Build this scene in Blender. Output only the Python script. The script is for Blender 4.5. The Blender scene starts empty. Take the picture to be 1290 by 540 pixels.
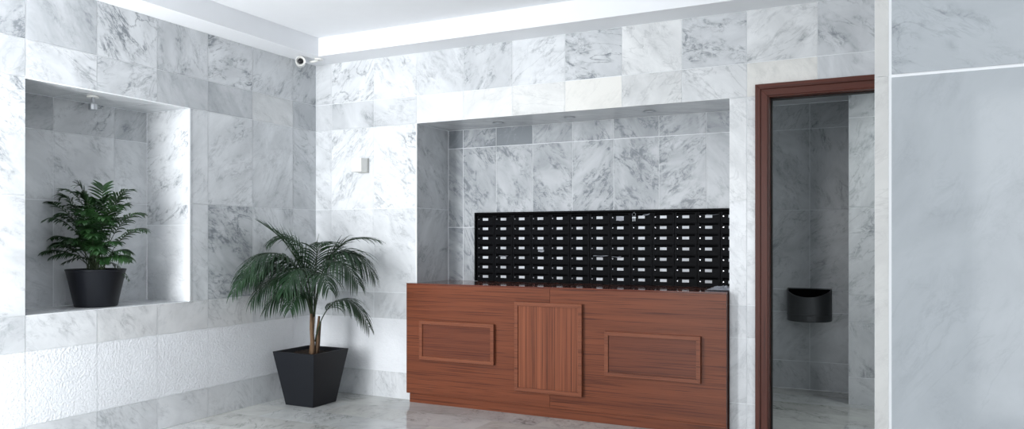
import bpy, bmesh, math, random
from mathutils import Vector, Matrix
random.seed(7)
SC = bpy.context.scene
COL = SC.collection
V = Vector

# ------------------------------------------------------------------ camera figures
F = 974.0; CX = 645.0; CY = 302.0; H = 1.2
PSI = math.atan(485.0 / F)
cs, sn = math.cos(PSI), math.sin(PSI)

# ------------------------------------------------------------------ object helpers
def link(o, parent=None):
    COL.objects.link(o)
    if parent is not None:
        o.parent = parent
    return o

def obj(name, bm, mats, parent=None, smooth=False, bevel=0.0, seg=2):
    me = bpy.data.meshes.new(name)
    bm.normal_update()
    bm.to_mesh(me); bm.free()
    if not isinstance(mats, (list, tuple)): mats = [mats]
    for m in mats: me.materials.append(m)
    if smooth:
        for p in me.polygons: p.use_smooth = True
    o = link(bpy.data.objects.new(name, me), parent)
    if bevel > 0:
        b = o.modifiers.new('bevel', 'BEVEL'); b.width = bevel; b.segments = seg
        b.limit_method = 'ANGLE'; b.angle_limit = math.radians(35)
        if smooth: 
            try: b.harden_normals = True
            except Exception: pass
    return o

def tag(o, label, cat, group=None, kind=None):
    o['label'] = label; o['category'] = cat
    if group: o['group'] = group
    if kind: o['kind'] = kind
    return o

def thing(name, label, cat, loc=(0, 0, 0), rz=0.0, group=None):
    o = link(bpy.data.objects.new(name, None))
    o.location = loc; o.rotation_euler = (0, 0, rz); o.empty_display_size = .1
    return tag(o, label, cat, group)

def struct(o):
    o['kind'] = 'structure'
    return o

def box(bm, x0, x1, y0, y1, z0, z1, mi=0):
    vs = [bm.verts.new((x, y, z)) for z in (z0, z1) for (x, y) in ((x0, y0), (x1, y0), (x1, y1), (x0, y1))]
    for idx in ((3, 2, 1, 0), (4, 5, 6, 7), (0, 1, 5, 4), (1, 2, 6, 5), (2, 3, 7, 6), (3, 0, 4, 7)):
        f = bm.faces.new([vs[i] for i in idx]); f.material_index = mi
    return vs

def lathe(bm, prof, seg=40, c=(0, 0, 0), axis='z', mi=0, close=False):
    rings = []
    for (r, z) in prof:
        ring = []
        for k in range(seg):
            a = 2 * math.pi * k / seg
            p = (r * math.cos(a), r * math.sin(a), z)
            if axis == 'y': p = (p[0], p[2], p[1])
            ring.append(bm.verts.new((c[0] + p[0], c[1] + p[1], c[2] + p[2])))
        rings.append(ring)
    for i in range(len(rings) - 1):
        for k in range(seg):
            f = bm.faces.new((rings[i][k], rings[i][(k + 1) % seg], rings[i + 1][(k + 1) % seg], rings[i + 1][k])); f.material_index = mi
    if prof[0][0] > 1e-6:
        f = bm.faces.new(list(reversed(rings[0]))); f.material_index = mi
    if prof[-1][0] > 1e-6 and not close:
        f = bm.faces.new(rings[-1]); f.material_index = mi

def tube(bm, pts, rads, seg=8, mi=0):
    rings = []
    n = len(pts)
    up = V((0.13, 0.21, 1)).normalized()
    for i, p in enumerate(pts):
        t = (V(pts[min(i + 1, n - 1)]) - V(pts[max(i - 1, 0)])).normalized()
        a = t.cross(up)
        if a.length < 1e-3: a = t.cross(V((1, 0, 0)))
        a.normalize(); b = t.cross(a).normalized()
        rings.append([bm.verts.new(V(p) + (a * math.cos(2 * math.pi * k / seg) + b * math.sin(2 * math.pi * k / seg)) * rads[i]) for k in range(seg)])
    for i in range(n - 1):
        for k in range(seg):
            f = bm.faces.new((rings[i][k], rings[i][(k + 1) % seg], rings[i + 1][(k + 1) % seg], rings[i + 1][k])); f.material_index = mi
    bm.faces.new(list(reversed(rings[0]))); bm.faces.new(rings[-1])

# ------------------------------------------------------------------ material helpers
def mat(name):
    m = bpy.data.materials.new(name); m.use_nodes = True
    nt = m.node_tree
    return m, nt, nt.nodes['Principled BSDF']

def N(nt, t, **kw):
    n = nt.nodes.new(t)
    for k, v in kw.items():
        if k.startswith('i_'):
            n.inputs[k[2:].replace('_', ' ')].default_value = v
        else:
            setattr(n, k, v)
    return n

def L(nt, a, b): nt.links.new(a, b)

def math_n(nt, op, a, b=None, c=None, clamp=False):
    n = nt.nodes.new('ShaderNodeMath'); n.operation = op; n.use_clamp = clamp
    for i, q in enumerate((a, b, c)):
        if q is None: continue
        if isinstance(q, (int, float)): n.inputs[i].default_value = q
        else: nt.links.new(q, n.inputs[i])
    return n.outputs[0]

def mapr(nt, v, a, b, c, d, smooth=False):
    n = nt.nodes.new('ShaderNodeMapRange'); n.clamp = True
    if smooth: n.interpolation_type = 'SMOOTHSTEP'
    nt.links.new(v, n.inputs[0])
    for i, q in enumerate((a, b, c, d)): n.inputs[i + 1].default_value = q
    return n.outputs[0]

def noise(nt, vec, scale, detail=6, rough=.6, dist=0.0):
    n = nt.nodes.new('ShaderNodeTexNoise')
    nt.links.new(vec, n.inputs['Vector'])
    n.inputs['Scale'].default_value = scale; n.inputs['Detail'].default_value = detail
    n.inputs['Roughness'].default_value = rough; n.inputs['Distortion'].default_value = dist
    return n.outputs['Fac']

def scaled(nt, vec, s):
    n = nt.nodes.new('ShaderNodeMapping'); nt.links.new(vec, n.inputs['Vector'])
    n.inputs['Scale'].default_value = s
    return n.outputs[0]

def ramp(nt, v, stops):
    n = nt.nodes.new('ShaderNodeValToRGB'); nt.links.new(v, n.inputs[0])
    e = n.color_ramp.elements
    while len(e) < len(stops): e.new(.5)
    for i, (p, c) in enumerate(stops):
        e[i].position = p; e[i].color = (*c, 1)
    return n.outputs[0]

def plain(name, col, rough=.5, metal=0.0, spec=.5, bump=0.0, bscale=200.0, vary=.06):
    m, nt, b = mat(name)
    tc = N(nt, 'ShaderNodeTexCoord').outputs['Object']
    v = noise(nt, tc, 6, 4)
    c0 = tuple(q * (1 - vary) for q in col); c1 = tuple(min(1, q * (1 + vary)) for q in col)
    L(nt, ramp(nt, v, [(.3, c0), (.7, c1)]), b.inputs['Base Color'])
    b.inputs['Roughness'].default_value = rough; b.inputs['Metallic'].default_value = metal
    b.inputs['Specular IOR Level'].default_value = spec
    if bump:
        bn = N(nt, 'ShaderNodeBump'); bn.inputs['Strength'].default_value = bump; bn.inputs['Distance'].default_value = .002
        L(nt, noise(nt, tc, bscale, 3), bn.inputs['Height']); L(nt, bn.outputs[0], b.inputs['Normal'])
    return m

def marble(name, light=(.755, .775, .795), dark=(.215, .235, .255), rough=.24, contrast=1.0, scale=1.0, bushed=False, tonek=1.0):
    m, nt, b = mat(name)
    tc = N(nt, 'ShaderNodeAttribute', attribute_name='tc').outputs['Vector']
    st = N(nt, 'ShaderNodeAttribute', attribute_name='style').outputs['Vector']
    sp = N(nt, 'ShaderNodeSeparateXYZ'); L(nt, st, sp.inputs[0])
    tone, vein, warm = sp.outputs[0], sp.outputs[1], sp.outputs[2]
    s = scale
    n1 = noise(nt, scaled(nt, tc, (1, 1.7, 1)), 3.0 * s, 7, .60, .8)
    n2 = noise(nt, scaled(nt, tc, (.8, 2.2, 1)), 2.6 * s, 8, .58, 1.1)
    v1 = mapr(nt, math_n(nt, 'ABSOLUTE', math_n(nt, 'SUBTRACT', n2, .5)), 0, .022, 1, 0, True)
    n3 = noise(nt, scaled(nt, tc, (1, 1.6, 1)), 7.0 * s, 9, .66, 1.6)
    v2 = mapr(nt, math_n(nt, 'ABSOLUTE', math_n(nt, 'SUBTRACT', n3, .5)), 0, .03, 1, 0, True)
    mk1 = mapr(nt, noise(nt, tc, 2.4 * s, 3, .5), .46, .62, 0, 1, True)
    mk2 = mapr(nt, noise(nt, scaled(nt, tc, (1.3, 2.1, 1)), 4.1 * s, 3, .5), .42, .6, 0, 1, True)
    cl = mapr(nt, noise(nt, scaled(nt, tc, (1, 1.9, 1)), 10 * s, 8, .62, 1.2), .48, .78, 0, 1)
    a = math_n(nt, 'MULTIPLY', tone, .78 * tonek)
    a = math_n(nt, 'ADD', a, math_n(nt, 'MULTIPLY', math_n(nt, 'SUBTRACT', n1, .5), .95 * contrast))
    w = math_n(nt, 'ADD', math_n(nt, 'MULTIPLY', math_n(nt, 'MULTIPLY', v1, mk1), .30 * contrast),
               math_n(nt, 'MULTIPLY', math_n(nt, 'MULTIPLY', v2, mk2), .20 * contrast))
    w = math_n(nt, 'ADD', w, math_n(nt, 'MULTIPLY', math_n(nt, 'MULTIPLY', cl, mk2), .58 * contrast))
    a = math_n(nt, 'ADD', a, math_n(nt, 'MULTIPLY', w, vein), clamp=True)
    col = ramp(nt, a, [(0, light), (.5, tuple((p * .55 + q * .45) for p, q in zip(light, dark))), (1, dark)])
    mx = N(nt, 'ShaderNodeMix', data_type='RGBA', blend_type='MULTIPLY')
    L(nt, warm, mx.inputs[0]); L(nt, col, mx.inputs[6]); mx.inputs[7].default_value = (1.0, .965, .90, 1)
    L(nt, mx.outputs[2], b.inputs['Base Color'])
    b.inputs['Roughness'].default_value = rough
    b.inputs['Specular IOR Level'].default_value = .5
    if bushed:
        ob = N(nt, 'ShaderNodeTexCoord').outputs['Object']
        bn = N(nt, 'ShaderNodeBump'); bn.inputs['Strength'].default_value = .9; bn.inputs['Distance'].default_value = .006
        hh = math_n(nt, 'ADD', noise(nt, ob, 75, 3, .6), math_n(nt, 'MULTIPLY', noise(nt, ob, 190, 2), .4))
        L(nt, hh, bn.inputs['Height']); L(nt, bn.outputs[0], b.inputs['Normal'])
        b.inputs['Roughness'].default_value = .75
    return m

def wood(name, axis='x', light=(.195, .059, .027), mid=(.126, .036, .017), dark=(.035, .009, .006), rough=.36, k=1.0, ribs=False):
    m, nt, b = mat(name)
    tc = N(nt, 'ShaderNodeTexCoord').outputs['Object']
    oi = N(nt, 'ShaderNodeObjectInfo')
    ad = N(nt, 'ShaderNodeVectorMath', operation='ADD'); L(nt, tc, ad.inputs[0])
    cb = N(nt, 'ShaderNodeCombineXYZ'); mu = math_n(nt, 'MULTIPLY', oi.outputs['Random'], 9.0)
    for i in range(3): L(nt, mu, cb.inputs[i])
    L(nt, cb.outputs[0], ad.inputs[1]); tc = ad.outputs[0]
    sc = {'x': (.5, 6, 26), 'z': (60, 6, .25)}[axis]
    sc2 = {'x': (1.3, 20, 105), 'z': (120, 20, .6)}[axis]
    n1 = noise(nt, scaled(nt, tc, sc), 1.0 * k, 3, .5, .35)
    n2 = noise(nt, scaled(nt, tc, sc2), 1.4 * k, 4, .6, .3)
    n3 = noise(nt, scaled(nt, tc, tuple(q * 2.6 for q in sc2)), 1.5, 2, .5)
    lines = mapr(nt, n2, .49, .66, 0, 1, True)
    v = math_n(nt, 'ADD', math_n(nt, 'MULTIPLY', n1, .75), math_n(nt, 'MULTIPLY', n3, .3))
    c = ramp(nt, v, [(.34, dark if ribs else mid), (.52, mid if ribs else tuple((p + q) / 2 for p, q in zip(mid, light))), (.72, light)])
    mx = N(nt, 'ShaderNodeMix', data_type='RGBA')
    L(nt, math_n(nt, 'MULTIPLY', lines, .72), mx.inputs[0]); L(nt, c, mx.inputs[6]); mx.inputs[7].default_value = (*dark, 1)
    L(nt, mx.outputs[2], b.inputs['Base Color'])
    b.inputs['Roughness'].default_value = rough; b.inputs['Specular IOR Level'].default_value = .35
    bn = N(nt, 'ShaderNodeBump'); bn.inputs['Strength'].default_value = (.0 if rough < .2 else .12); bn.inputs['Distance'].default_value = .001
    L(nt, n2, bn.inputs['Height']); L(nt, bn.outputs[0], b.inputs['Normal'])
    return m

M = {}
M['marble'] = marble('polished_grey_marble')
M['bush'] = marble('bush_hammered_marble', light=(.79, .81, .84), dark=(.42, .44, .47), bushed=True, contrast=.35, tonek=.25)
M['floor'] = marble('floor_marble', light=(.56, .58, .58), dark=(.17, .18, .18), rough=.11, contrast=1.0, scale=.8)
M['pillar'] = marble('pillar_marble', light=(.475, .505, .53), dark=(.15, .165, .185), rough=.07, contrast=.6, scale=2.0)
M['pillar_edge'] = marble('pillar_edge_marble', light=(.60, .605, .60), dark=(.25, .25, .26), rough=.35, contrast=.8, scale=2.5)
M['grout'] = plain('pale_grout', (.80, .83, .85), .8)
M['grout_floor'] = plain('floor_grout', (.25, .26, .26), .7)
M['paint'] = plain('white_ceiling_paint', (.83, .845, .87), .7, vary=.01)
M['white'] = plain('white_plastic', (.78, .78, .75), .4, vary=.02)
M['trim'] = plain('white_lit_edge_and_joint', (.88, .9, .92), .3, vary=.02)  # white for slab edges catching light; also the pale pillar joint
M['wood'] = wood('desk_veneer', 'x')
M['wood_top'] = wood('desk_top_veneer', 'x', light=(.16, .05, .03), mid=(.09, .026, .017), dark=(.03, .01, .008), rough=.1)
M['wood_rim'] = wood('panel_rim_wood', 'x', light=(.225, .078, .040), mid=(.18, .057, .030), dark=(.075, .022, .013))
M['wood_v'] = wood('ribbed_veneer', 'z', light=(.27, .088, .042), mid=(.15, .044, .022), dark=(.022, .007, .005), k=1.0)
M['wood_in'] = wood('inset_veneer', 'x', light=(.165, .050, .025), mid=(.115, .034, .018), dark=(.045, .013, .009))
M['door'] = wood('door_frame_wood', 'z', light=(.105, .026, .015), mid=(.068, .017, .010), dark=(.022, .006, .004), rough=.38)
M['door_h'] = wood('door_head_wood', 'x', light=(.105, .026, .015), mid=(.068, .017, .010), dark=(.022, .006, .004), rough=.38)
M['dark'] = plain('dark_shadow_gap', (.012, .010, .010), .6)
M['mb'] = plain('black_mailbox_metal', (.0052, .0055, .0065), .5, spec=.10)
M['mbframe'] = plain('black_mailbox_frame', (.004, .0042, .005), .5, spec=.12)
M['slot'] = plain('inner_shade_black', (.0015, .0015, .0018), .8, spec=.1)  # near-black puts the shade inside slots and bin into the colour
M['card'] = plain('name_card_paper', (.55, .57, .60), .5, vary=.25)
M['chrome'] = plain('lock_chrome', (.6, .6, .62), .25, metal=.9)
M['steel'] = plain('brushed_steel', (.55, .57, .60), .3, metal=1.0)
M['paper'] = plain('white_paper', (.6, .62, .68), .6, vary=.1)
M['pot'] = plain('anthracite_planter', (.009, .0102, .0135), .5, spec=.3, bump=.15, bscale=60)
M['pot2'] = plain('dark_planter', (.0055, .0065, .0095), .45, spec=.3, bump=.15, bscale=60)
M['soil'] = plain('potting_soil', (.022, .015, .011), .95, bump=1.0, bscale=120, vary=.4)
M['bin'] = plain('dark_bin_metal', (.085, .088, .092), .36, metal=.4)
M['glass_black'] = plain('lens_black', (.01, .01, .012), .15)
M['lamp_off'] = plain('frosted_lamp', (.7, .72, .74), .3)

def leafmat(name, a, b_, rough=.38, tr=.25):
    m, nt, b = mat(name)
    tc = N(nt, 'ShaderNodeTexCoord').outputs['Object']
    v = noise(nt, tc, 9, 4)
    L(nt, ramp(nt, v, [(.3, a), (.7, b_)]), b.inputs['Base Color'])
    b.inputs['Roughness'].default_value = rough
    t = N(nt, 'ShaderNodeBsdfTranslucent'); t.inputs[0].default_value = (b_[0] * 1.6, b_[1] * 1.9, b_[2] * .8, 1)
    mx = N(nt, 'ShaderNodeMixShader'); mx.inputs[0].default_value = tr
    L(nt, b.outputs[0], mx.inputs[1]); L(nt, t.outputs[0], mx.inputs[2])
    L(nt, mx.outputs[0], nt.nodes['Material Output'].inputs[0])
    return m
M['leaf'] = leafmat('palm_leaf', (.010, .026, .014), (.024, .055, .026), tr=.15)
M['leaf2'] = leafmat('parlour_palm_leaf', (.008, .026, .010), (.022, .062, .018), tr=.15)
M['stalk'] = plain('green_stalk', (.03, .05, .02), .5, vary=.3)
M['trunk'] = plain('fibrous_trunk', (.16, .10, .06), .8, bump=.8, bscale=90, vary=.5)

# ------------------------------------------------------------------ tiled surfaces
class Tiled:
    def __init__(s):
        s.v = []; s.f = []; s.tc = []; s.st = []; s.mi = []
    def quad(s, pts, tcs, style, mi):
        b = len(s.v); s.v += pts; s.f.append((b, b + 1, b + 2, b + 3)); s.tc += tcs; s.st += [style] * 4; s.mi.append(mi)
    def panel(s, o, u, v, us, vs, holes=(), style=None, gap=.0034, depth=.0016, mrow=None, grout=True, seed=0):
        """us / vs: joint positions in panel units. o + u*a + v*b. holes: (a0,a1,b0,b1)."""
        o, u, v = V(o), V(u), V(v); n = u.cross(v)
        rnd = random.Random(seed * 977 + 13)
        for j in range(len(vs) - 1):
            for i in range(len(us) - 1):
                a0, a1, b0, b1 = us[i], us[i + 1], vs[j], vs[j + 1]
                r = rnd.random(); ang = rnd.choice((0.5, 0.8, -0.6, 2.4, 1.0)) + rnd.uniform(-.3, .3)
                off = (rnd.uniform(-40, 40), rnd.uniform(-40, 40), rnd.uniform(-40, 40))
                sty = style(i, j) if style else None
                if sty is None: sty = (.15 + .45 * r, rnd.choice((.5, .8, 1.0, 1.2)), 0)
                mi = mrow(i, j) if mrow else 0
                ca, sa = math.cos(ang), math.sin(ang)
                A = sorted({a0, a1, *[q for h in holes for q in h[:2] if a0 < q < a1]})
                B = sorted({b0, b1, *[q for h in holes for q in h[2:] if b0 < q < b1]})
                for x0, x1 in zip(A, A[1:]):
                    for y0, y1 in zip(B, B[1:]):
                        mx_, my_ = (x0 + x1) / 2, (y0 + y1) / 2
                        if any(h[0] < mx_ < h[1] and h[2] < my_ < h[3] for h in holes): continue
                        p0 = x0 + (gap / 2 if x0 == a0 else 0); p1 = x1 - (gap / 2 if x1 == a1 else 0)
                        q0 = y0 + (gap / 2 if y0 == b0 else 0); q1 = y1 - (gap / 2 if y1 == b1 else 0)
                        cor = ((p0, q0), (p1, q0), (p1, q1), (p0, q1))
                        s.quad([tuple(o + u * a + v * b) for a, b in cor],
                               [(a * ca - b * sa + off[0], a * sa + b * ca + off[1], off[2]) for a, b in cor], sty, mi)
                        if grout:
                            cor = ((x0, y0), (x1, y0), (x1, y1), (x0, y1))
                            s.quad([tuple(o + u * a + v * b - n * depth) for a, b in cor], [(0, 0, 0)] * 4, (0, 0, 0), s.gi)
    def build(s, name, mats, gi):
        me = bpy.data.meshes.new(name)
        me.from_pydata(s.v, [], s.f)
        for m in mats: me.materials.append(m)
        for p, mi in zip(me.polygons, s.mi): p.material_index = mi
        a = me.attributes.new('tc', 'FLOAT_VECTOR', 'POINT'); a.data.foreach_set('vector', [q for t in s.tc for q in t])
        a = me.attributes.new('style', 'FLOAT_VECTOR', 'POINT'); a.data.foreach_set('vector', [q for t in s.st for q in t])
        return struct(link(bpy.data.objects.new(name, me)))

def rng(a, b, step, start):
    r = [a]; k = start
    while k <= a + 1e-3: k += step
    while k < b - 1e-3:
        r.append(k); k += step
    r.append(b); return r

XL, YB, ZC = -4.182, 4.862, 2.598
ROWS = [0, .2, .6, .8, 1.44, 2.07, 2.277, ZC]
rough_row = lambda i, j: 1 if j == 1 else 0

# ---- left wall with niche
NY0, NY1, NZ0, NZ1, NX = 2.547, 3.617, .795, 2.067, -4.588
WY0 = 2.20                       # the left wall ends here, unseen opening added for the left light
t = Tiled(); t.gi = 2
JL = [WY0, 2.547, 2.961, 3.372, 3.774, 4.178, 4.598, YB]
toneL = {  # first tiles of the upper rows darkened to offset the added left light
 6: [(.8, 1.4, 0), (.72, .55, 0), (.42, 1.8, 0), (.5, 1.0, 0), (.42, 1.7, 0), (.45, 1.0, 0), (.6, 1.2, 0)],
 5: [(.62, .4, 0), (.28, 1.0, 0), (.48, 1.2, 0), (.68, .3, 0), (.78, .3, 0), (.45, .6, .3), (.72, .7, 0)],
 4: [(.34, 1.3, 0), (.3, 1, 0), (.3, 1, 0), (.38, .7, 0), (.34, .9, 0), (.5, .5, 0), (.55, .8, 0)],
 3: [(.42, .9, 0), (.3, 1, 0), (.3, 1, 0), (.35, .6, 0), (.74, 1.3, 0), (.45, .9, 0), (.45, .6, 0)],
 2: [(.52, .6, 0), (.28, .9, 0), (.32, .9, .2), (.3, .8, .2), (.34, .7, .2), (.4, .7, 0), (.4, .7, 0)],
 0: [(.3, .8, 0)] * 7,
}
def styL(i, j):
    return toneL[j][i] if j in toneL else (.2, .5, 0)
ROWL = ROWS[:3] + [NZ0] + ROWS[4:]
t.panel((XL, 0, 0), (0, 1, 0), (0, 0, 1), JL, ROWL, holes=[(NY0, NY1, NZ0, NZ1)], style=styL, mrow=rough_row, seed=1)
nrow = [NZ0, 1.44, 1.86, NZ1]
# niche back, right reveal, left reveal, top, sill
t.panel((NX, 0, 0), (0, 1, 0), (0, 0, 1), [NY0, 2.962, 3.371, NY1], nrow,
        style=lambda i, j: [[(.5, .5, 0), (.42, .9, 0), (.4, .8, 0)], [(.5, .7, 0), (.40, 1.0, 0), (.35, .7, 0)], [(.75, .8, 0), (.45, 1.0, 0), (.65, .8, 0)]][j][i], seed=2)
t.panel((0, NY1, 0), (1, 0, 0), (0, 0, 1), [NX, XL], [NZ0, 1.30, NZ1], style=lambda i, j: [(.12, .6, 0), (.3, 1.3, 0)][j], seed=3)
t.panel((0, NY0, 0), (-1, 0, 0), (0, 0, 1), [-XL, -NX], [NZ0, 1.44, NZ1], seed=4)
t.panel((0, 0, NZ1), (0, 1, 0), (1, 0, 0), [NY0, 2.962, 3.371, NY1], [NX, XL], style=lambda i, j: (.25, .4, 0), seed=5)
t.panel((0, 0, NZ0), (1, 0, 0), (0, 1, 0), [NX, XL], [NY0, 2.961, NY1], style=lambda i, j: (.45, .8, 0), seed=6)
# wall end return beside the added opening
t.panel((0, WY0, 0), (1, 0, 0), (0, 0, 1), [XL - .45, XL], ROWS, seed=7)
t.build('wall_left', [M['marble'], M['bush'], M['grout']], 2)

# ---- back wall with counter alcove and doorway
AX0, AX1, AZ, AY = -3.216, -.924, 2.071, 5.317
DX0, DX1, DZ = -.70, .16, 2.075
XR = 3.2
t = Tiled(); t.gi = 2
JB = [XL, -4.021, -3.611, -3.216, -2.814, -2.418, -2.018, -1.615, -1.219, -.82, -.417, -.01, .39, .79, 1.19, 1.59, 1.99, 2.39, 2.79, XR]
toneB = {
 6: [(.3, .9, 0), (.12, 1.5, 0), (.1, 1.4, 0), (.28, .8, 0), (.55, 1.4, 0), (.25, 1.0, 0), (.5, 1.6, 0), (.22, .9, .3), (.58, 1.6, 0), (.3, .9, .2), (.6, 1.3, 0)],
 5: [(.38, .6, 0), (.45, 1.0, 0), (.35, .8, 0), (.05, .3, .3), (.08, .3, .5), (.1, .6, .6), (.0, .3, 1.0), (.35, 1.2, .4), (.3, .9, .2), (.22, .3, 1.0), (.5, .5, 0)],
 4: [(.25, 1.2, 0), (.08, 1.4, 0), (.02, 1.6, 0)] + [(.2, .8, .2)] * 8,
 3: [(.3, 1.0, 0), (.22, .9, 0), (.2, 1.0, 0)] + [(.15, .8, 0)] * 8,
 2: [(.35, .6, 0)] * 11,
 0: [(.3, .8, 0)] * 11,
}
def styB(i, j):
    if j in toneB and i < len(toneB[j]): return toneB[j][i]
    return None if i >= 11 else (.2, .5, 0)
def rowB(i, j): return 1 if (j == 1 and i < 3) else 0
t.panel((0, YB, 0), (1, 0, 0), (0, 0, 1), JB, ROWS, holes=[(AX0, AX1, 0, AZ), (DX0, DX1, 0, DZ)], style=styB, mrow=rowB, seed=21)
JA = [AX0, -3.08, -2.785, -2.473, -2.149, -1.829, -1.496, -1.164, AX1]
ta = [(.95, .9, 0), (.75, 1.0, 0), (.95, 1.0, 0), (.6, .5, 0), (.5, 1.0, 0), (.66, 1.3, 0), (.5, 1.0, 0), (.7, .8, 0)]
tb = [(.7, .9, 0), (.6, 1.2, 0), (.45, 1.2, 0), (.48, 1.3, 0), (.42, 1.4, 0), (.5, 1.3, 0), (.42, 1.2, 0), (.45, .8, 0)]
t.panel((0, AY, 0), (1, 0, 0), (0, 0, 1), JA, [0, .8, 1.30, 1.926, AZ], style=lambda i, j: (lambda q: (q[0] + .26, q[1], 0))(ta[i] if j == 3 else tb[i]), seed=22)  # tone raised throughout: the recess's dimmer light is put into the colour
t.panel((AX0, 0, 0), (0, 1, 0), (0, 0, 1), [YB, AY], [0, .8, 1.44, AZ], style=lambda i, j: (.42, .9, 0), seed=23)
t.panel((AX1, 0, 0), (0, -1, 0), (0, 0, 1), [-AY, -YB], [0, .8, 1.44, AZ], style=lambda i, j: (.3, .9, 0), seed=24)
t.panel((0, 0, AZ), (0, 1, 0), (1, 0, 0), [YB, AY], [AX0, AX1], style=lambda i, j: (.5, .35, 0), seed=25)
t.build('wall_back', [M['marble'], M['bush'], M['grout']], 2)

# ---- room beyond the doorway
BY, BZ, PY, PX = 6.61, 2.295, 6.15, -.317
t = Tiled(); t.gi = 1
RB = [0, .225, .62, .8, 1.44, 2.09, BZ]
t.panel((0, BY, 0), (1, 0, 0), (0, 0, 1), [-2.64, -2.24, -1.84, -1.44, -1.03, -.626, PX], RB,
        style=lambda i, j: ((.55, .9, 0), (.62, 1.0, 0))[i % 2] if j > 1 else (.5, .6, 0), seed=31)
t.panel((0, PY, 0), (1, 0, 0), (0, 0, 1), [PX, .08, .48, .88, 1.28], [0, .2, .6, .8, 1.44, 2.09, BZ], style=lambda i, j: (.6, .9, 0), seed=32)
t.panel((PX, 0, 0), (0, -1, 0), (0, 0, 1), [-BY, -PY], RB, seed=33)
t.build('wall_rear_room', [M['marble'], M['grout']], 1)
t = Tiled(); t.gi = 1
t.panel((1.28, 0, 0), (0, -1, 0), (0, 0, 1), rng(-BY, -YB, .4, -6.4), RB, seed=34)
t.panel((0, YB + .12, 0), (-1, 0, 0), (0, 0, 1), [-1.28, -.9, -.5, -.1, .3, .7, .9], RB, holes=[(-DX1, -DX0, 0, DZ)], seed=35)
t.panel((-2.64, 0, 0), (0, 1, 0), (0, 0, 1), [AY + .02, 5.8, 6.2, BY], RB, seed=36)
t.build('wall_rear_side', [M['marble'], M['grout']], 1)
bm = bmesh.new(); box(bm, -2.64, 1.28, YB + .12, BY, BZ, BZ + .1)
struct(obj('ceiling_rear_room', bm, M['paint']))

# ---- floor: hall and rear room, bond pattern of long marble slabs
t = Tiled(); t.gi = 1
YF0 = -3.4
xs = rng(XL - .02, XR, .6, XL + .38)
rf = random.Random(5)
ys = rng(YF0, BY, .3, -3.26)
for j in range(len(ys) - 1):
    y0, y1 = ys[j], ys[j + 1]
    x = XL - (.02 + .3 * (j % 2))
    us = [XL - 3.3]
    while x < XR - .05:
        us.append(x + .0); x += .6
    us.append(XR)
    t.panel((0, 0, 0), (1, 0, 0), (0, 1, 0), us, [y0, y1], style=lambda i, jj: (rf.uniform(.2, .55), rf.choice((.6, 1.0, 1.3)), rf.choice((0, .5))), gap=.003, depth=.0012, seed=100 + j)
t.build('floor', [M['floor'], M['grout_floor']], 1)

# ---- ceiling: raised tray with a dropped border against the walls
bm = bmesh.new()
TX, TY, TZ = -3.949, 4.618, 2.737
box(bm, XL - .5, XR, TY, YB + .12, ZC, TZ + .1)         # border against back wall
box(bm, XL - .5, TX, YF0, TY, ZC, TZ + .1)              # border against left wall
box(bm, TX, XR, YF0, TY, TZ, TZ + .1)                   # tray
struct(obj('ceiling', bm, M['paint']))

# ---- slab edges on niche and alcove corners, caught light painted as white strips
bm = bmesh.new()
box(bm, XL - .002, XL + .0035, NY1 - .001, NY1 + .011, NZ0, NZ1 + .004)
box(bm, XL - .0015, XL + .002, NY0, NY1, NZ1 - .002, NZ1 + .004)
struct(obj('lit_edge_1', bm, M['trim']))
bm = bmesh.new()
box(bm, AX0 - .007, AX0 + .001, YB - .0025, YB + .002, .88, AZ)
struct(obj('lit_edge_2', bm, M['trim']))

# ---- near pillar on the right
PYF, PXL = 1.262, -.0296
t = Tiled(); t.gi = 2
JP = [PXL + .0205, PXL + .42, PXL + .62]
t.panel((0, PYF, 0), (1, 0, 0), (0, 0, 1), JP, [0, .8, 1.44, 2.07, TZ], style=lambda i, j: (.3, .5, 0) if j < 2 else (.16, 2.0, 0), gap=.0045, seed=43)
t.panel((0, PYF - .0012, 0), (1, 0, 0), (0, 0, 1), [PXL, PXL + .0188], [0, .8, 1.44, 2.07, TZ], style=lambda i, j: (.1, .8, .3), mrow=lambda i, j: 1, gap=.0006, seed=42)
t.quad([(PXL + .001, PYF + .0008, 0), (PXL + .03, PYF + .0008, 0), (PXL + .03, PYF + .0008, TZ), (PXL + .001, PYF + .0008, TZ)], [(0, 0, 0)] * 4, (0, 0, 0), 2)
t.panel((PXL, 0, 0), (0, -1, 0), (0, 0, 1), [-PYF - .5, -PYF - .1, -PYF + .0012], [0, .8, 1.44, 2.07, TZ], seed=43)
t.panel((PXL + .62, 0, 0), (0, 1, 0), (0, 0, 1), [PYF, PYF + .4, PYF + .5], [0, .8, 1.44, 2.07, TZ], seed=44)
t.panel((0, PYF + .5, 0), (-1, 0, 0), (0, 0, 1), [-PXL - .62, -PXL - .2, -PXL], [0, .8, 1.44, 2.07, TZ], seed=45)
o = t.build('wall_pillar', [M['pillar'], M['pillar_edge'], M['trim']], 2)

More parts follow.
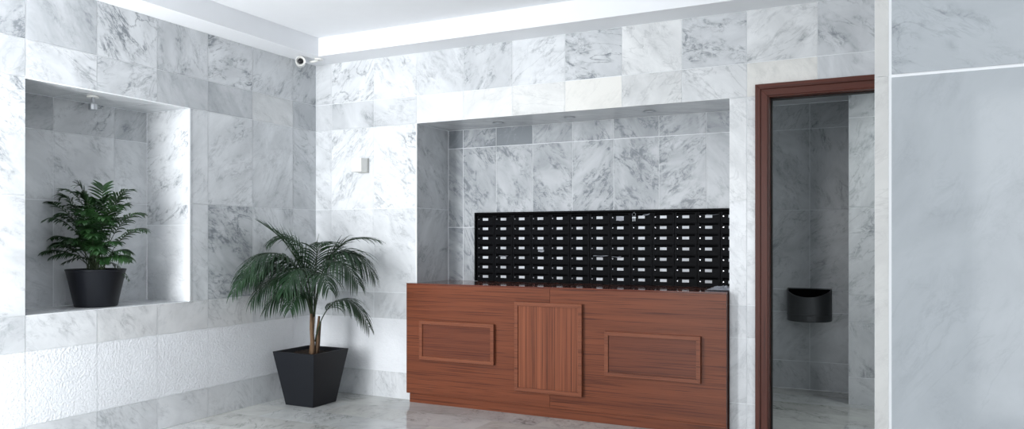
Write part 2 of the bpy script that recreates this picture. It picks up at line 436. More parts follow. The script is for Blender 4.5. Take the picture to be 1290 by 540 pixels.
# ---- right wall, front wall with glazing (behind the viewpoint)
t = Tiled(); t.gi = 2
t.panel((XR, 0, 0), (0, -1, 0), (0, 0, 1), rng(-YB, -YF0, .4, -4.6), ROWS, mrow=rough_row, seed=51)
t.build('wall_right', [M['marble'], M['bush'], M['grout']], 2)
t = Tiled(); t.gi = 2
FWX0, FWX1 = -3.6, -1.0
t.panel((0, YF0, 0), (-1, 0, 0), (0, 0, 1), rng(-XR, -XL + .5, .4, -2.8), ROWS[:-1] + [TZ],
        holes=[(-1.9, -.42, 0, 2.15), (1.0, 3.6, .3, 2.45)], mrow=rough_row, seed=52)
t.build('wall_front', [M['marble'], M['bush'], M['grout']], 2)
m, nt, b = mat('window_frame_metal'); b.inputs['Base Color'].default_value = (.03, .03, .032, 1); b.inputs['Roughness'].default_value = .4
MF = m
def frame(name, rect, y, w=.05, mull=(), th=.05):
    x0, x1, z0, z1 = rect
    bm = bmesh.new()
    box(bm, x0, x0 + w, y - th, y, z0, z1); box(bm, x1 - w, x1, y - th, y, z0, z1)
    box(bm, x0 + w, x1 - w, y - th, y, z0, z0 + w); box(bm, x0 + w, x1 - w, y - th, y, z1 - w, z1)
    for mx_ in mull: box(bm, mx_ - w / 2, mx_ + w / 2, y - th, y, z0 + w, z1 - w)
    return struct(obj(name, bm, MF))
frame('door_1', (.42, 1.9, 0, 2.15), YF0 - .01, mull=(1.16,))
frame('window_1', (-3.6, -1.0, .3, 2.45), YF0 - .01, mull=(-2.3,))

# ------------------------------------------------------------------ door frame (doorway in back wall)
df = link(bpy.data.objects.new('door_2', None)); df.location = (-.27, YB, 0); df['kind'] = 'structure'
CO, CI = -.768, -.688          # casing outer / inner edge
HO, HI = 2.138, 2.058
RO, RI = .228, .148
def casing(name, prof, m):     # prof: boxes in world coords
    bm = bmesh.new()
    for p in prof: box(bm, *p)
    bmesh.ops.translate(bm, verts=bm.verts, vec=(.27, -YB, 0))
    o = obj(name, bm, m, df, bevel=.002)
    return o
def mitre_piece(name, m, pts_fn):
    bm = bmesh.new(); pts_fn(bm); bmesh.ops.translate(bm, verts=bm.verts, vec=(.27, -YB, 0)); return obj(name, bm, m, df, bevel=.0015)
def prism(bm, poly, y0, y1):
    a = [bm.verts.new((x, y0, z)) for x, z in poly]; b_ = [bm.verts.new((x, y1, z)) for x, z in poly]
    bm.faces.new(a); bm.faces.new(list(reversed(b_)))
    for i in range(len(poly)):
        k = (i + 1) % len(poly); bm.faces.new((a[i], b_[i], b_[k], a[k]))
def steps(side):
    def fn(bm):
        for (i0, i1, d) in ((0, .030, .024), (.030, .034, .019), (.034, .072, .022), (.072, .080, .016)):
            if side == 'l': prism(bm, [(CO + i0, 0), (CO + i1, 0), (CO + i1, HO - i1), (CO + i0, HO - i0)], YB - d, YB)
            if side == 'r': prism(bm, [(RO - i0, HO - i0), (RO - i1, HO - i1), (RO - i1, 0), (RO - i0, 0)], YB - d, YB)
            if side == 't': prism(bm, [(CO + i0, HO - i0), (CO + i1, HO - i1), (RO - i1, HO - i1), (RO - i0, HO - i0)], YB - d, YB)
    return fn
mitre_piece('casing', M['door'], steps('l'))
mitre_piece('casing', M['door'], steps('r'))
mitre_piece('head_casing', M['door_h'], steps('t'))
casing('jamb', [(CI - .012, CI, YB - .004, YB + .12, 0, HI)], M['door'])
casing('jamb', [(RI, RI + .012, YB - .004, YB + .12, 0, HI)], M['door'])
casing('head_jamb', [(CI - .012, RI + .012, YB - .004, YB + .12, HI, HI + .012)], M['door_h'])
casing('door_stop', [(CI, CI + .010, YB + .05, YB + .075, 0, HI - .01), (CI, RI, YB + .05, YB + .075, HI - .01, HI)], M['dark'])

# ------------------------------------------------------------------ reception counter
DYF = 4.795
cx0, cx1, cz = -3.264, -.930, .880
counter = thing('reception_counter', 'long reddish-brown wooden reception counter with three framed panels, standing in the marble alcove', 'counter', ((cx0 + cx1) / 2, 5.03, 0))
def cobj(name, bm, m, parent=counter, **k):
    bmesh.ops.translate(bm, verts=bm.verts, vec=-V(counter.location)); return obj(name, bm, m, parent, **k)
seam = -2.102
bm = bmesh.new(); box(bm, cx0, seam - .0007, DYF, DYF + .022, .066, cz - .012); cobj('front_panel', bm, M['wood'], bevel=.0008)
bm = bmesh.new(); box(bm, seam + .0007, cx1, DYF, DYF + .022, .066, cz - .012); cobj('front_panel', bm, M['wood'], bevel=.0008)
bm = bmesh.new(); box(bm, cx0 + .028, cx1, DYF + .0015, DYF + .02, 0, .0645); cobj('plinth', bm, M['wood'], bevel=.0008)
bm = bmesh.new()
box(bm, cx0, AX0 + .003, DYF, YB - .003, cz - .012, cz); 
box(bm, AX0 + .003, cx1, DYF, AY - .004, cz - .012, cz)
cobj('countertop', bm, M['wood_top'])
bm = bmesh.new(); box(bm, cx1 - .02, cx1 - .0003, DYF + .0225, YB + .3, 0, cz - .0125); cobj('side_panel', bm, M['wood_top'])
bm = bmesh.new(); box(bm, cx0, cx0 + .02, DYF + .0225, YB - .003, .066, cz - .0125); cobj('side_panel', bm, M['wood'])
pf = DYF - .026
def onY(x, y, Y):
    a = (x - CX) / F; b_ = (CY - y) / F
    r = (-sn + a * cs, cs + a * sn, b_); t_ = Y / r[1]
    return V((r[0] * t_, Y, H + r[2] * t_))
def onX(x, y, X):
    a = (x - CX) / F; b_ = (CY - y) / F
    r = (-sn + a * cs, cs + a * sn, b_); t_ = X / r[0]
    return V((X, r[1] * t_, H + r[2] * t_))
def onZ(x, y, Z):
    a = (x - CX) / F; b_ = (CY - y) / F
    r = (-sn + a * cs, cs + a * sn, b_); t_ = (Z - H) / r[2]
    return V((r[0] * t_, r[1] * t_, Z))
def framed(px, inner, rim=.026):
    p = [onY(x, y, pf) for x, y in px]
    x0 = (p[0].x + p[3].x) / 2; x1 = (p[1].x + p[2].x) / 2; z1 = (p[0].z + p[1].z) / 2; z0 = (p[2].z + p[3].z) / 2
    bm = bmesh.new()
    prism(bm, [(x0, z0), (x0 + rim, z0 + rim), (x0 + rim, z1 - rim), (x0, z1)][::-1], pf, DYF)
    prism(bm, [(x1, z1), (x1 - rim, z1 - rim), (x1 - rim, z0 + rim), (x1, z0)][::-1], pf, DYF)
    prism(bm, [(x0, z1), (x0 + rim, z1 - rim), (x1 - rim, z1 - rim), (x1, z1)][::-1], pf, DYF)
    prism(bm, [(x1, z0), (x1 - rim, z0 + rim), (x0 + rim, z0 + rim), (x0, z0)][::-1], pf, DYF)
    bmesh.ops.recalc_face_normals(bm, faces=bm.faces)
    fr = cobj('panel_frame', bm, M['wood_rim'], bevel=.0015)
    bm = bmesh.new(); box(bm, x0 + rim + .0005, x1 - rim - .0005, pf + .009, DYF - .0005, z0 + rim + .0005, z1 - rim - .0005)
    if inner is M['wood_v']:
        pass
    obj('inset_panel', (lambda b_: (bmesh.ops.translate(b_, verts=b_.verts, vec=-V(counter.location)), b_)[1])(bm), inner, fr)
framed([(527.8, 403), (621.5, 409), (621.5, 460.7), (527.8, 452)], M['wood_in'])
framed([(647.5, 380.7), (732.6, 382.6), (732.6, 500), (648, 492)], M['wood_v'])
framed([(760.7, 417), (882.2, 424.4), (882.2, 483.3), (761.5, 473.3)], M['wood_in'])

# ------------------------------------------------------------------ mailbox bank
MBY = AY - .032                       # door plane
bx0 = -2.951; bx1 = AX1 - .004; bz0 = .8825; bz1 = 1.412
bank = thing('mailbox_bank', 'wide bank of small black mailboxes with white name cards above the counter', 'mailboxes', ((bx0 + bx1) / 2, AY, bz0))
off = -V(bank.location)
def bobj(name, bm, m, parent=bank, **k):
    bmesh.ops.translate(bm, verts=bm.verts, vec=off); return obj(name, bm, m, parent, **k)
bm = bmesh.new(); box(bm, bx0, bx1, AY - .018, AY - .003, bz0, bz1); bobj('back_plate', bm, M['slot'])
bm = bmesh.new()
px_, pz_ = .1562, .0737
c0x = -2.861; r0z = 1.3595
box(bm, bx0, bx1, AY - .05, AY - .018, bz1 - .012, bz1)
box(bm, bx0, bx0 + .012, AY - .05, AY - .018, bz0, bz1 - .012)
box(bm, bx0 + .012, bx1, AY - .045, AY - .018, bz0, bz0 + .004)
bobj('outer_frame', bm, M['mbframe'], bevel=.001)
first = None
for r in range(7):
    for c in range(13):
        x = c0x + c * px_; z = r0z - r * pz_
        xa = x - px_ / 2 + .0016; xb = min(x + px_ / 2 - .0016, bx1 - .001)
        za = z - .0415; zb = z + .0305
        if r == 6: za = bz0 + .0045
        bm = bmesh.new()
        # door with an open mail slot near its top
        s0, s1 = x - .063, min(x + .063, bx1 - .004); w0, w1 = z + .0145, z + .0275
        box(bm, xa, s0, MBY, MBY + .012, za, zb); box(bm, s1, xb, MBY, MBY + .012, za, zb)
        box(bm, s0, s1, MBY, MBY + .012, za, w0); box(bm, s0, s1, MBY, MBY + .012, w1, zb)
        d = bobj('mailbox_door', bm, M['mb'])
        jx, jz = random.uniform(-.001, .001), random.uniform(-.0008, .0008)
        cw = .0235
        bm = bmesh.new(); box(bm, x - cw + jx, min(x + cw + jx, xb - .001), MBY - .0015, MBY - .0002, z - .0095 + jz, z + .0095 + jz)
        bobj('name_card', bm, M['card'], d)
        bm = bmesh.new(); lathe(bm, [(.0042, -.004), (.0042, -.0002)], 10, (x - .0565, MBY, z), axis='y'); bmesh.ops.recalc_face_normals(bm, faces=bm.faces)
        bobj('lock', bm, M['chrome'], d)

# papers, keys left in the mailboxes
def sheet(name, label, cat, px, py, w, h, dz=0, rot=0.0, group=None, m='paper', out=.02, th=.002):
    p = onY(px, py, MBY - .006)
    bm = bmesh.new()
    n = 6
    rows = []
    for i in range(n + 1):
        u = -w / 2 + w * i / n
        rows.append([bm.verts.new((u, -out * (1 - k), -h * (1 - k) + .0015 * math.sin(i * 1.3 + k))) for k in (0, .5, 1)])
    for i in range(n):
        for k in range(2): bm.faces.new((rows[i][k], rows[i + 1][k], rows[i + 1][k + 1], rows[i][k + 1]))
    bmesh.ops.solidify(bm, geom=bm.faces[:], thickness=th)
    o = obj(name, bm, M[m]); o.location = (p.x, MBY - .003, p.z); o.rotation_euler = (0, rot, 0)
    return tag(o, label, cat, group)
sheet('envelope', 'pale envelope sticking out of a slot in the fifth mailbox row, near the middle', 'envelope', 757, 321.6, .115, .005)
sheet('envelope', 'grey envelope edge in the fifth row slot of the second mailbox column', 'envelope', 635, 321.8, .075, .004)
sheet('leaflet', 'faint leaflet edge in the fifth row, just right of the pale envelope', 'leaflet', 777, 323, .07, .004)
sheet('leaflet', 'folded blue-grey leaflet poking out of the top row beside hanging keys', 'leaflet', 814.5, 269.5, .05, .010, rot=-.15, out=.03)
sheet('leaflet', 'thin white paper edge in the top row near the right end of the mailboxes', 'leaflet', 898, 269.8, .085, .003)
sheet('note_slip', 'pale greenish note hanging over a name card in the top mailbox row', 'note', 781, 272.5, .056, .030, out=.004)
sheet('note_slip', 'second white slip under the name card of the fourth row, fourth mailbox column', 'note', 681.5, 315, .047, .012, out=.003)
# keys
p = onY(799, 270, MBY)
keys = thing('key_bunch', 'small bunch of keys hanging from a lock in the top mailbox row', 'keys', (p.x, MBY - .008, p.z))
bm = bmesh.new(); tube(bm, [(0.012 * math.cos(a), .001 * math.sin(3 * a), .012 * math.sin(a)) for a in [k * math.pi / 8 for k in range(17)]], [.0012] * 17, 5); obj('key_ring', bm, M['steel'], keys)
for a in (-.3, .35):
    bm = bmesh.new(); lathe(bm, [(.007, -.001), (.007, .001)], 10, (math.sin(a) * .022, 0, -.022), axis='y'); bmesh.ops.recalc_face_normals(bm, faces=bm.faces)
    box(bm, math.sin(a) * .022 - .002, math.sin(a) * .022 + .002, -.001, .001, -.048, -.027); obj('key', bm, M['steel'], keys)

# crumpled paper on the counter's right end
bm = bmesh.new()
rp = random.Random(3)
n = 14
g = [[bm.verts.new((-.075 + .15 * i / n, -.11 + .22 * j / n + .01 * rp.random(), .004 + .028 * abs(math.sin(i * .9 + j * 1.7)) * rp.uniform(.4, 1) * (1 - abs(2 * i / n - 1) ** 3) * (1 - abs(2 * j / n - 1) ** 3))) for j in range(n + 1)] for i in range(n + 1)]
for i in range(n):
    for j in range(n): bm.faces.new((g[i][j], g[i + 1][j], g[i + 1][j + 1], g[i][j + 1]))
bmesh.ops.solidify(bm, geom=bm.faces[:], thickness=.001)
pc = onZ(911, 362.0, cz)
o = obj('crumpled_paper', bm, M['paper']); o.location = (-1.005, 5.03, cz + .001); o.rotation_euler = (0, 0, .0)
tag(o, 'crumpled pale plastic wrap lying at the right end of the countertop', 'wrapper')

# ------------------------------------------------------------------ downlights in the alcove soffit
for x in (-2.655, -2.083, -1.501):
    w = {-2.655: 'leftmost', -2.083: 'middle', -1.501: 'rightmost'}[x]
    d = thing('recessed_downlight', w + ' of three round recessed downlights in the alcove soffit', 'downlight', (x, 5.10, AZ), group=None)
    bm = bmesh.new()
    prof = [(.030, -.001), (.040, -.001), (.042, -.003), (.038, -.005), (.030, -.002)]
    lathe(bm, prof, 32, (0, 0, 0), close=True)
    for f in list(bm.faces):
        if len(f.verts) > 4: bm.faces.remove(f)
    bmesh.ops.recalc_face_normals(bm, faces=bm.faces)
    obj('rim', bm, M['steel'], d, smooth=True)
    bm = bmesh.new(); lathe(bm, [(.0, -.0015), (.029, -.002), (.029, -.0005), (0, -.0005)], 24, (0, 0, 0), close=True); obj('lamp', bm, M['lamp_off'], d)

# ------------------------------------------------------------------ niche spotlight
pn = onZ(117, 121, NZ1)
sp_ = thing('niche_spotlight', 'small silver spotlight fixed under the top of the wall niche', 'spotlight', (pn.x, pn.y, NZ1))
bm = bmesh.new(); lathe(bm, [(.034, -.008), (.034, -.001)], 28); obj('mounting_plate', bm, M['white'], sp_)
bm = bmesh.new(); lathe(bm, [(.007, -.05), (.007, -.008)], 14); obj('stem', bm, M['steel'], sp_)
bm = bmesh.new(); lathe(bm, [(.020, -.085), (.024, -.08), (.024, -.05), (.018, -.043), (.008, -.042)], 24); obj('lamp_head', bm, M['steel'], sp_, smooth=True, bevel=.002)

# ------------------------------------------------------------------ security camera
pcx = onZ(378.6, 77, 2.56)
cam_t = thing('security_camera', 'small white bullet security camera under the ceiling in the room corner', 'camera', (pcx.x + .0, pcx.y, 2.56))
bm = bmesh.new(); lathe(bm, [(.0, -.001), (.024, -.001), (.032, -.014), (.037, -.014), (.037, .085), (.030, .095), (0, .095)], 32, axis='y', close=True)
bmesh.ops.recalc_face_normals(bm, faces=bm.faces)
body = obj('body', bm, M['white'], cam_t, smooth=False, bevel=.001)
bm = bmesh.new(); lathe(bm, [(0, -.006), (.018, -.005), (.0225, -.0015), (.0225, .0), (0, .0)], 28, axis='y', close=True); bmesh.ops.recalc_face_normals(bm, faces=bm.faces)
lens = obj('lens', bm, M['glass_black'], cam_t, smooth=True)
aim = math.atan2(-pcx.x, pcx.y)   # turned towards the viewpoint
for o in (body, lens): o.rotation_euler = (.08, 0, -(-math.atan2(pcx.x, pcx.y)) * -1)
bm = bmesh.new(); tube(bm, [(.02, .08, .01), (.05, .11, .016), (.07, .125, .03)], [.009, .009, .009], 12); obj('bracket', bm, M['white'], cam_t, smooth=True)
bm = bmesh.new(); lathe(bm, [(.032, .026), (.032, .037)], 24, (.07, .125, 0)); obj('mounting_plate', bm, M['white'], cam_t)

# ------------------------------------------------------------------ wall box
xr = onY(464.5, 208, YB).x; yn = onX(455, 208, xr).y
zt = onY(464.5, 200, YB).z; zb_ = onY(464.5, 217, YB).z
xl = onY(442.5, 208, yn).x
sn_ = thing('wall_sensor', 'small white square sensor box on the back wall near the corner', 'sensor', ((xl + xr) / 2, YB, (zt + zb_) / 2))
hx, hz, dp = (xr - xl) / 2, (zt - zb_) / 2, YB - yn
bm = bmesh.new(); box(bm, -hx, hx, -dp, -.014, -hz, hz); obj('cover', bm, M['white'], sn_, bevel=.004, seg=3)
bm = bmesh.new(); box(bm, -hx + .003, hx + .003, -.014, -.001, -hz - .004, hz + .004); obj('back_plate', bm, plain('sensor_base_grey', (.5, .5, .48), .5), sn_, bevel=.002)

# ------------------------------------------------------------------ wall bin in the rear room
bin_ = thing('wall_bin', 'dark metal half-round waste bin mounted on the marble wall beyond the doorway', 'bin', (-.628, BY, .556))
bw, bd, bh = .167, .17, .252
seg = 36
def arc(k, r=1.0): a = math.pi * k / seg; return (-bw * r * math.cos(a), -.004 - (bd * r) * math.sin(a) ** .8)
bm = bmesh.new()
def rimz(k): return bh - .058 * math.sin(math.pi * k / seg) ** 1.4
rings = []
for (zz, r) in ((0, .97), (.004, 1), (.048, 1), (.05, 1.012), (.056, 1.012), (.058, 1), (None, 1), (None, .97), (.012, .95)):
    ring = []
    for k in range(seg + 1):
        x, y = arc(k, r); ring.append(bm.verts.new((x, y, rimz(k) if zz is None else zz)))
    rings.append(ring)
for a, b_ in zip(rings, rings[1:]):
    for k in range(seg): bm.faces.new((a[k], a[k + 1], b_[k + 1], b_[k]))
bm.faces.new(rings[0])
bmesh.ops.recalc_face_normals(bm, faces=bm.faces)
obj('shell', bm, M['bin'], bin_, smooth=False)
bm = bmesh.new(); box(bm, -bw, bw, -.003, -.0005, 0, bh + .006); obj('back_plate', bm, M['bin'], bin_)
bm = bmesh.new(); pts = [arc(k, .94) for k in range(seg + 1)]
bm.faces.new([bm.verts.new((x, y, .05)) for x, y in pts]); bm.faces.new([bm.verts.new(q) for q in ((-bw * .93, -.006, .05), (bw * .93, -.006, .05), (bw * .93, -.006, bh - .002), (-bw * .93, -.006, bh - .002))])
inn = [[bm.verts.new((arc(k, .945)[0], arc(k, .945)[1], z_)) for k in range(seg + 1)] for z_ in (.05, None) if z_] + [[bm.verts.new((arc(k, .945)[0], arc(k, .945)[1], rimz(k) - .004)) for k in range(seg + 1)]]
for k in range(seg): bm.faces.new((inn[0][k], inn[0][k + 1], inn[1][k + 1], inn[1][k]))
obj('inner_shade', bm, M['slot'], bin_)  # black faces painted for the shade inside the bin

# ------------------------------------------------------------------ square planter with palm
PC = V((-3.862, 4.437, 0))
palm = thing('potted_palm', 'tall bushy palm in a tapered square anthracite planter on the floor in the corner', 'plant', PC)
b0, b1, ph, rimw = .128, .193, .392, .016
bm = bmesh.new()
def sq(h, z): return [bm.verts.new((sx * h, sy * h, z)) for sx, sy in ((-1, -1), (1, -1), (1, 1), (-1, 1))]
lv = [sq(b0, .0), sq(b1, ph), sq(b1 - rimw, ph), sq(b1 - rimw - .01, ph - .06)]
for a, b_ in zip(lv, lv[1:]):
    for k in range(4): bm.faces.new((a[k], a[(k + 1) % 4], b_[(k + 1) % 4], b_[k]))
bm.faces.new(list(reversed(lv[0]))); bm.faces.new(lv[-1])
obj('planter', bm, M['pot'], palm, bevel=.004, seg=3)
bm = bmesh.new(); n = 22; hs = b1 - rimw - .004
g = [[bm.verts.new((-hs + 2 * hs * i / n, -hs + 2 * hs * j / n, ph - .03 + random.uniform(-.006, .008))) for j in range(n + 1)] for i in range(n + 1)]
for i in range(n):
    for j in range(n): bm.faces.new((g[i][j], g[i + 1][j], g[i + 1][j + 1], g[i][j + 1]))
obj('soil', bm, M['soil'], palm, smooth=False)

RV = V((cs, sn, 0)); DV = V((-sn, cs, 0))        # picture-right and away directions, for posing leaves

def frond(name, P0, P1, P2, P3, nl, ll, lw, mt, parent, seedn, droop=1.0, bare=.25, rad=.005, taper=.35, vee=.15, fwd=.75, lim=None):
    """a pinnate leaf: rachis along a cubic curve, strap leaflets on both sides in one mesh"""
    rr = random.Random(seedn)
    def B(t_):
        s_ = 1 - t_
        return P0 * s_ ** 3 + P1 * 3 * s_ * s_ * t_ + P2 * 3 * s_ * t_ * t_ + P3 * t_ ** 3
    bm = bmesh.new()
    pts = [B(k / 16) for k in range(17)]
    tube(bm, pts, [rad * (1 - .8 * k / 16) for k in range(17)], 6, mi=1)
    for i in range(nl):
        q = i / (nl - 1); t_ = bare + (1 - bare) * q
        p = B(min(t_, 1)); tg = (B(min(t_ + .02, 1.0)) - B(t_ - .02)).normalized()
        sd = tg.cross(V((0, 0, 1)))
        if sd.length < .1: sd = RV.copy()
        sd.normalize(); upv = sd.cross(tg).normalized()
        lenf = (math.sin(math.pi * (.16 + .72 * q)) ** .7) * (1 - taper * q)
        for sg in (-1, 1):
            ln = ll * lenf * rr.uniform(.88, 1.1)
            fw = fwd + .5 * q + rr.uniform(-.12, .12)
            d = (sd * sg + tg * fw + upv * (vee + rr.uniform(-.1, .1))).normalized()
            w_ax = d.cross(upv).normalized()
            ns = 6; c = p.copy(); prev = None
            dr = droop * rr.uniform(.7, 1.3)
            for k in range(ns + 1):
                u = k / ns
                w = lw * (.45 + 2.2 * u if u < .25 else 1.0 * (1 - ((u - .25) / .75) ** 2.2)) * .5 + .0004
                fold = upv * (w * .35)
                row = (bm.verts.new(c - w_ax * w + fold), bm.verts.new(c), bm.verts.new(c + w_ax * w + fold))
                if prev:
                    for z in (0, 1):
                        f = bm.faces.new((prev[z], prev[z + 1], row[z + 1], row[z])); f.material_index = 0; f.smooth = True
                prev = row
                d = (d + V((0, 0, -1)) * dr * .16 * (u + .35)).normalized()
                w_ax = (w_ax - d * w_ax.dot(d)).normalized()
                c = c + d * (ln / ns)
    x0, y1, ymin, zmin = lim
    for v in bm.verts:          # leaves rest against the stone, never through it
        v.co.x = max(v.co.x, x0 - parent.location.x); v.co.y = min(v.co.y, y1 - parent.location.y)
        if ymin is not None: 
            if v.co.x < XL + .01 - parent.location.x: v.co.y = max(v.co.y, ymin - parent.location.y)
        if zmin is not None and (v.co.x < XL + .01 - parent.location.x): v.co.z = max(v.co.z, zmin - parent.location.z)
    return obj(name, bm, [mt, M['stalk']], parent)

PD = PC.xy.dot(DV.xy); PR = PC.xy.dot(RV.xy)
def pp(px, py, d=0.0):   # palm-local point seen at a place in the picture, d metres beyond the pot's centre
    for _ in range(60):
        D_ = PD + d
        w = RV * ((px - CX) / F * D_) + DV * D_
        if w.x < XL + .05: d -= .02
        elif w.y > YB - .05: d -= .02
        else: break
    return V((w.x - PC.x, w.y - PC.y, H - (py - CY) / F * D_))
# trunk cluster
for k, (a, b_, r) in enumerate((((398, 444, 0), (402, 398, .02), .013), ((394, 444, -.02), (392, 395, -.03), .015), ((391, 446, .03), (396, 392, .03), .011), ((400, 446, .02), (404, 405, .05), .008))):
    bm = bmesh.new(); A, Bq = pp(*a), pp(*b_); A.z = ph - .045
    tube(bm, [A, A.lerp(Bq, .3) + V((.003, 0, 0)), A.lerp(Bq, .65), Bq], [r * 1.25, r * 1.1, r, r * .6], 9)
    obj('trunk', bm, M['trunk'], palm, smooth=True)
PF = [  # crown base -> tip, as (px, py, depth); leaflets, length, droop, forward lean
 ((393, 398, 0), (388, 345, 0), (372, 308, -.10), (332, 283, -.20), 20, .27, .12, 2.0),
 ((393, 398, 0), (390, 345, 0), (382, 316, -.10), (352, 294, -.18), 16, .27, .35, 1.8),
 ((393, 398, 0), (384, 320, -.05), (335, 290, -.25), (302, 352, -.45), 34, .34, 2.2, .9),
 ((392, 398, 0), (380, 330, -.10), (330, 305, -.35), (294, 368, -.55), 34, .28, 2.0, .9),
 ((392, 398, 0), (382, 345, -.12), (350, 330, -.28), (318, 378, -.42), 32, .32, 2.6, .8),
 ((394, 398, 0), (392, 335, -.15), (378, 318, -.32), (358, 366, -.45), 32, .33, 2.6, .8),
 ((396, 398, 0), (398, 335, .03), (385, 292, .05), (346, 302, -.05), 30, .34, 1.8, 1.0),
 ((396, 398, 0), (402, 325, .0), (425, 292, -.03), (474, 302, -.10), 30, .26, 1.0, 1.5),
 ((396, 398, 0), (405, 320, -.03), (438, 294, -.08), (470, 345, -.12), 34, .36, 2.3, .9),
 ((396, 398, 0), (402, 335, -.12), (424, 302, -.22), (450, 356, -.32), 34, .33, 2.4, .8),
 ((396, 398, 0), (398, 335, .06), (425, 300, .06), (448, 326, .0), 28, .34, 2.2, .8),
 ((397, 430, 0), (404, 385, -.02), (436, 348, -.10), (464, 410, -.18), 30, .28, 2.2, 1.0),
 ((396, 398, 0), (396, 330, .0), (396, 304, -.05), (414, 304, -.22), 22, .26, 1.8, 1.0),
 ((394, 398, 0), (385, 340, .02), (365, 306, .0), (334, 338, -.05), 32, .34, 2.4, .8),
 ((394, 398, 0), (390, 350, -.18), (402, 325, -.35), (414, 362, -.48), 26, .28, 2.4, .8),
 ((393, 398, 0), (386, 360, -.05), (362, 350, -.20), (336, 388, -.30), 30, .28, 2.4, .9),
 ((394, 400, 0), (388, 370, -.10), (378, 352, -.25), (366, 388, -.38), 26, .25, 2.4, .8),
 ((393, 398, 0), (384, 345, .04), (350, 322, .05), (316, 355, -.10), 32, .32, 2.2, .9),
]
for i, (a, b_, c, d, nl, ll, dr, fw) in enumerate(PF):
    frond('frond', pp(*a), pp(*b_), pp(*c), pp(*d), int(nl * .92), ll * 1.03, .0105, M['leaf'], palm, 60 + i, droop=dr, fwd=fw, bare=.34, rad=.0055, lim=(XL + .012, YB - .012, None, None))
bm = bmesh.new(); tube(bm, [pp(397, 370, .02), pp(399, 330, .02), pp(399, 305, .02), pp(402, 294, .02)], [.004, .0035, .003, .001], 6); obj('new_shoot', bm, M['leaf'], palm)

# ------------------------------------------------------------------ niche plant
NPc = V((-4.375, onX(121, 384, -4.375).y, NZ0 + .0005))
NPc.y = onX(121, 384, -4.375).y
npl = thing('potted_parlour_palm', 'small leafy parlour palm in a round black pot on the wall niche sill', 'plant', NPc)
dist = (NPc.xy.dot(DV.xy)); S2 = dist / F
r1, r0, hh2 = 34 * S2, 24.5 * S2, 47 * S2 
bm = bmesh.new()
lathe(bm, [(r0 - .006, 0), (r0, .004), (r1 - .001, hh2 - .012), (r1 + .002, hh2 - .010), (r1 + .003, hh2), (r1 - .006, hh2), (r1 - .010, hh2 - .03)], 56)
obj('pot', bm, M['pot2'], npl, smooth=True, bevel=.001)
bm = bmesh.new(); lathe(bm, [(0, hh2 - .012), (r1 * .5, hh2 - .014), (r1 - .008, hh2 - .018)], 40, close=True); obj('soil', bm, M['soil'], npl)
x0p = CX + F * (NPc.xy.dot(RV.xy)) / dist
def qp(px, py, d=0.0):
    q = (px - x0p) * S2; z = H - (py - CY) * S2 - NPc.z
    v = RV * q + DV * d; return V((v.x, v.y, z))
QF = [ # tip px, py, depth, leaflets, length
 (51, 255, -.02, 15, .085, .5), (101, 234, -.02, 15, .10, .1), (84, 240, -.05, 14, .09, .4), (168, 240, -.03, 15, .085, .3), (130, 250, .03, 14, .09, .4),
 (183, 270, -.03, 16, .095, .9), (186, 290, -.03, 16, .09, 1.0), (165, 262, -.12, 15, .09, .8), (150, 275, -.16, 15, .09, 1.0), (120, 268, -.16, 14, .09, .8),
 (100, 262, -.10, 14, .09, .7), (82, 275, -.10, 15, .09, .8), (72, 300, -.05, 16, .09, .9), (60, 318, -.08, 15, .08, 1.0), (85, 310, -.16, 15, .085, 1.0),
 (168, 318, -.05, 15, .085, 1.0), (160, 306, -.12, 15, .08, 1.0), (140, 312, -.17, 15, .085, 1.1), (110, 305, -.18, 14, .085, 1.0), (159, 352, .02, 9, .05, 1.0),
 (150, 258, .10, 14, .09, .6), (100, 285, .08, 14, .09, .8), (130, 235, .0, 13, .085, .3), (95, 330, -.12, 12, .06, 1.1), (145, 330, -.12, 12, .06, 1.1), (125, 290, -.15, 14, .085, 1.0), (112, 248, -.08, 14, .09, .5),
]
rq = random.Random(11)
QF += [(tx + rq.uniform(-12, 12), ty + rq.uniform(-4, 22), td + rq.uniform(-.04, .03), nl, ll, dr + .3) for tx, ty, td, nl, ll, dr in QF if 70 < tx < 172 and ty < 325][:20]
for i, (tx, ty, td, nl, ll, dr) in enumerate(QF):
    rr = random.Random(i)
    b = qp(121 + rr.uniform(-10, 10), 345, rr.uniform(-.03, .03)); b.z = hh2 - .02
    tip = qp(tx, ty, max(td, -.17))
    if ty > 300: tip = tip + V((0, 0, .0))
    top_y = min(ty - 4, 300)
    mid1 = b.lerp(tip, .22); mid1.z = b.z + max(.11, (tip.z - b.z) * .65)
    mid2 = b.lerp(tip, .66); mid2.z = max(tip.z, b.z) + (.045 if dr > .6 else .02)
    frond('frond', b, mid1, mid2, tip, nl, ll * 1.22, .012, M['leaf2'], npl, 300 + i, droop=.5 + dr * .9, bare=.40, rad=.0028, fwd=.6, taper=.25, lim=(NX + .012, NY1 - .012, NY0 + .012, NZ0 + .004))

# ------------------------------------------------------------------ camera and light
cd = bpy.data.cameras.new('viewpoint'); cam = link(bpy.data.objects.new('viewpoint', cd))
cam.location = (0, 0, H); cam.rotation_euler = (math.radians(90), 0, PSI)
cd.sensor_width = 36; cd.lens = F / 1290 * 36; cd.shift_y = (CY - 270) / 1290; cd.clip_start = .05
SC.camera = cam

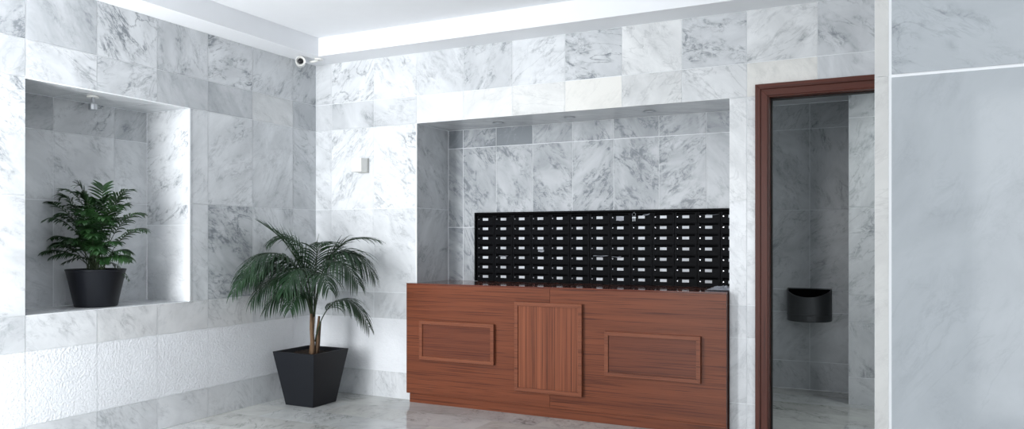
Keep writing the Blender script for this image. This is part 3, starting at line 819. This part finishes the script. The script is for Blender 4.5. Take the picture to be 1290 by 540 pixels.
def area(name, loc, target, sx, sy, power, col):
    ld = bpy.data.lights.new(name, 'AREA'); ld.shape = 'RECTANGLE'; ld.size = sx; ld.size_y = sy; ld.energy = power; ld.color = col
    o = link(bpy.data.objects.new(name, ld)); o.location = loc
    o.rotation_euler = (V(target) - V(loc)).to_track_quat('-Z', 'Y').to_euler()
    return o
e = area('added_left_light', (-3.92, 1.40, 1.45), (-2.6, 4.9, 1.45), 0.6, 2.2, 104, (.97, .985, 1.0)); e.visible_glossy = False  # added lamp in place of window light reflected by the polished left wall
area('daylight_window', (-2.3, YF0 + .05, 1.4), (-2.3, 5, 1.6), 2.5, 2.1, 100, (.96, .98, 1.0))
area('daylight_door', (1.16, YF0 + .05, 1.1), (1.16, 5, 1.3), 1.4, 2.1, 18, (.93, .965, 1.0))
area('added_side_fill', (XR - .05, .2, 1.5), (-4, 1.5, 1.9), 3.5, 2.2, 90, (.97, .985, 1.0))  # added fill to brighten the room; the right wall is solid here
area('rear_room_light', (.45, 5.6, BZ - .02), (.45, 5.6, 0), .6, .6, 13, (.95, 1.0, .98))

w = bpy.data.worlds.new('sky'); SC.world = w; w.use_nodes = True
nt = w.node_tree; bg = nt.nodes['Background']
sky = nt.nodes.new('ShaderNodeTexCoord'); sep = nt.nodes.new('ShaderNodeSeparateXYZ'); nt.links.new(sky.outputs['Generated'], sep.inputs[0])
rp_ = nt.nodes.new('ShaderNodeValToRGB'); nt.links.new(sep.outputs[2], rp_.inputs[0])
rp_.color_ramp.elements[0].position = .0; rp_.color_ramp.elements[0].color = (.55, .58, .62, 1)
rp_.color_ramp.elements[1].position = .5; rp_.color_ramp.elements[1].color = (.80, .90, 1.0, 1)
nt.links.new(rp_.outputs[0], bg.inputs[0]); bg.inputs[1].default_value = 1.0

SC.view_settings.view_transform = 'Standard'
SC.view_settings.look = 'None'
SC.view_settings.exposure = 0.06
SC.cycles.use_denoising = True
SC.cycles.max_bounces = 8
SC.cycles.caustics_reflective = False
SC.cycles.caustics_refractive = False
SC.cycles.sample_clamp_indirect = 6
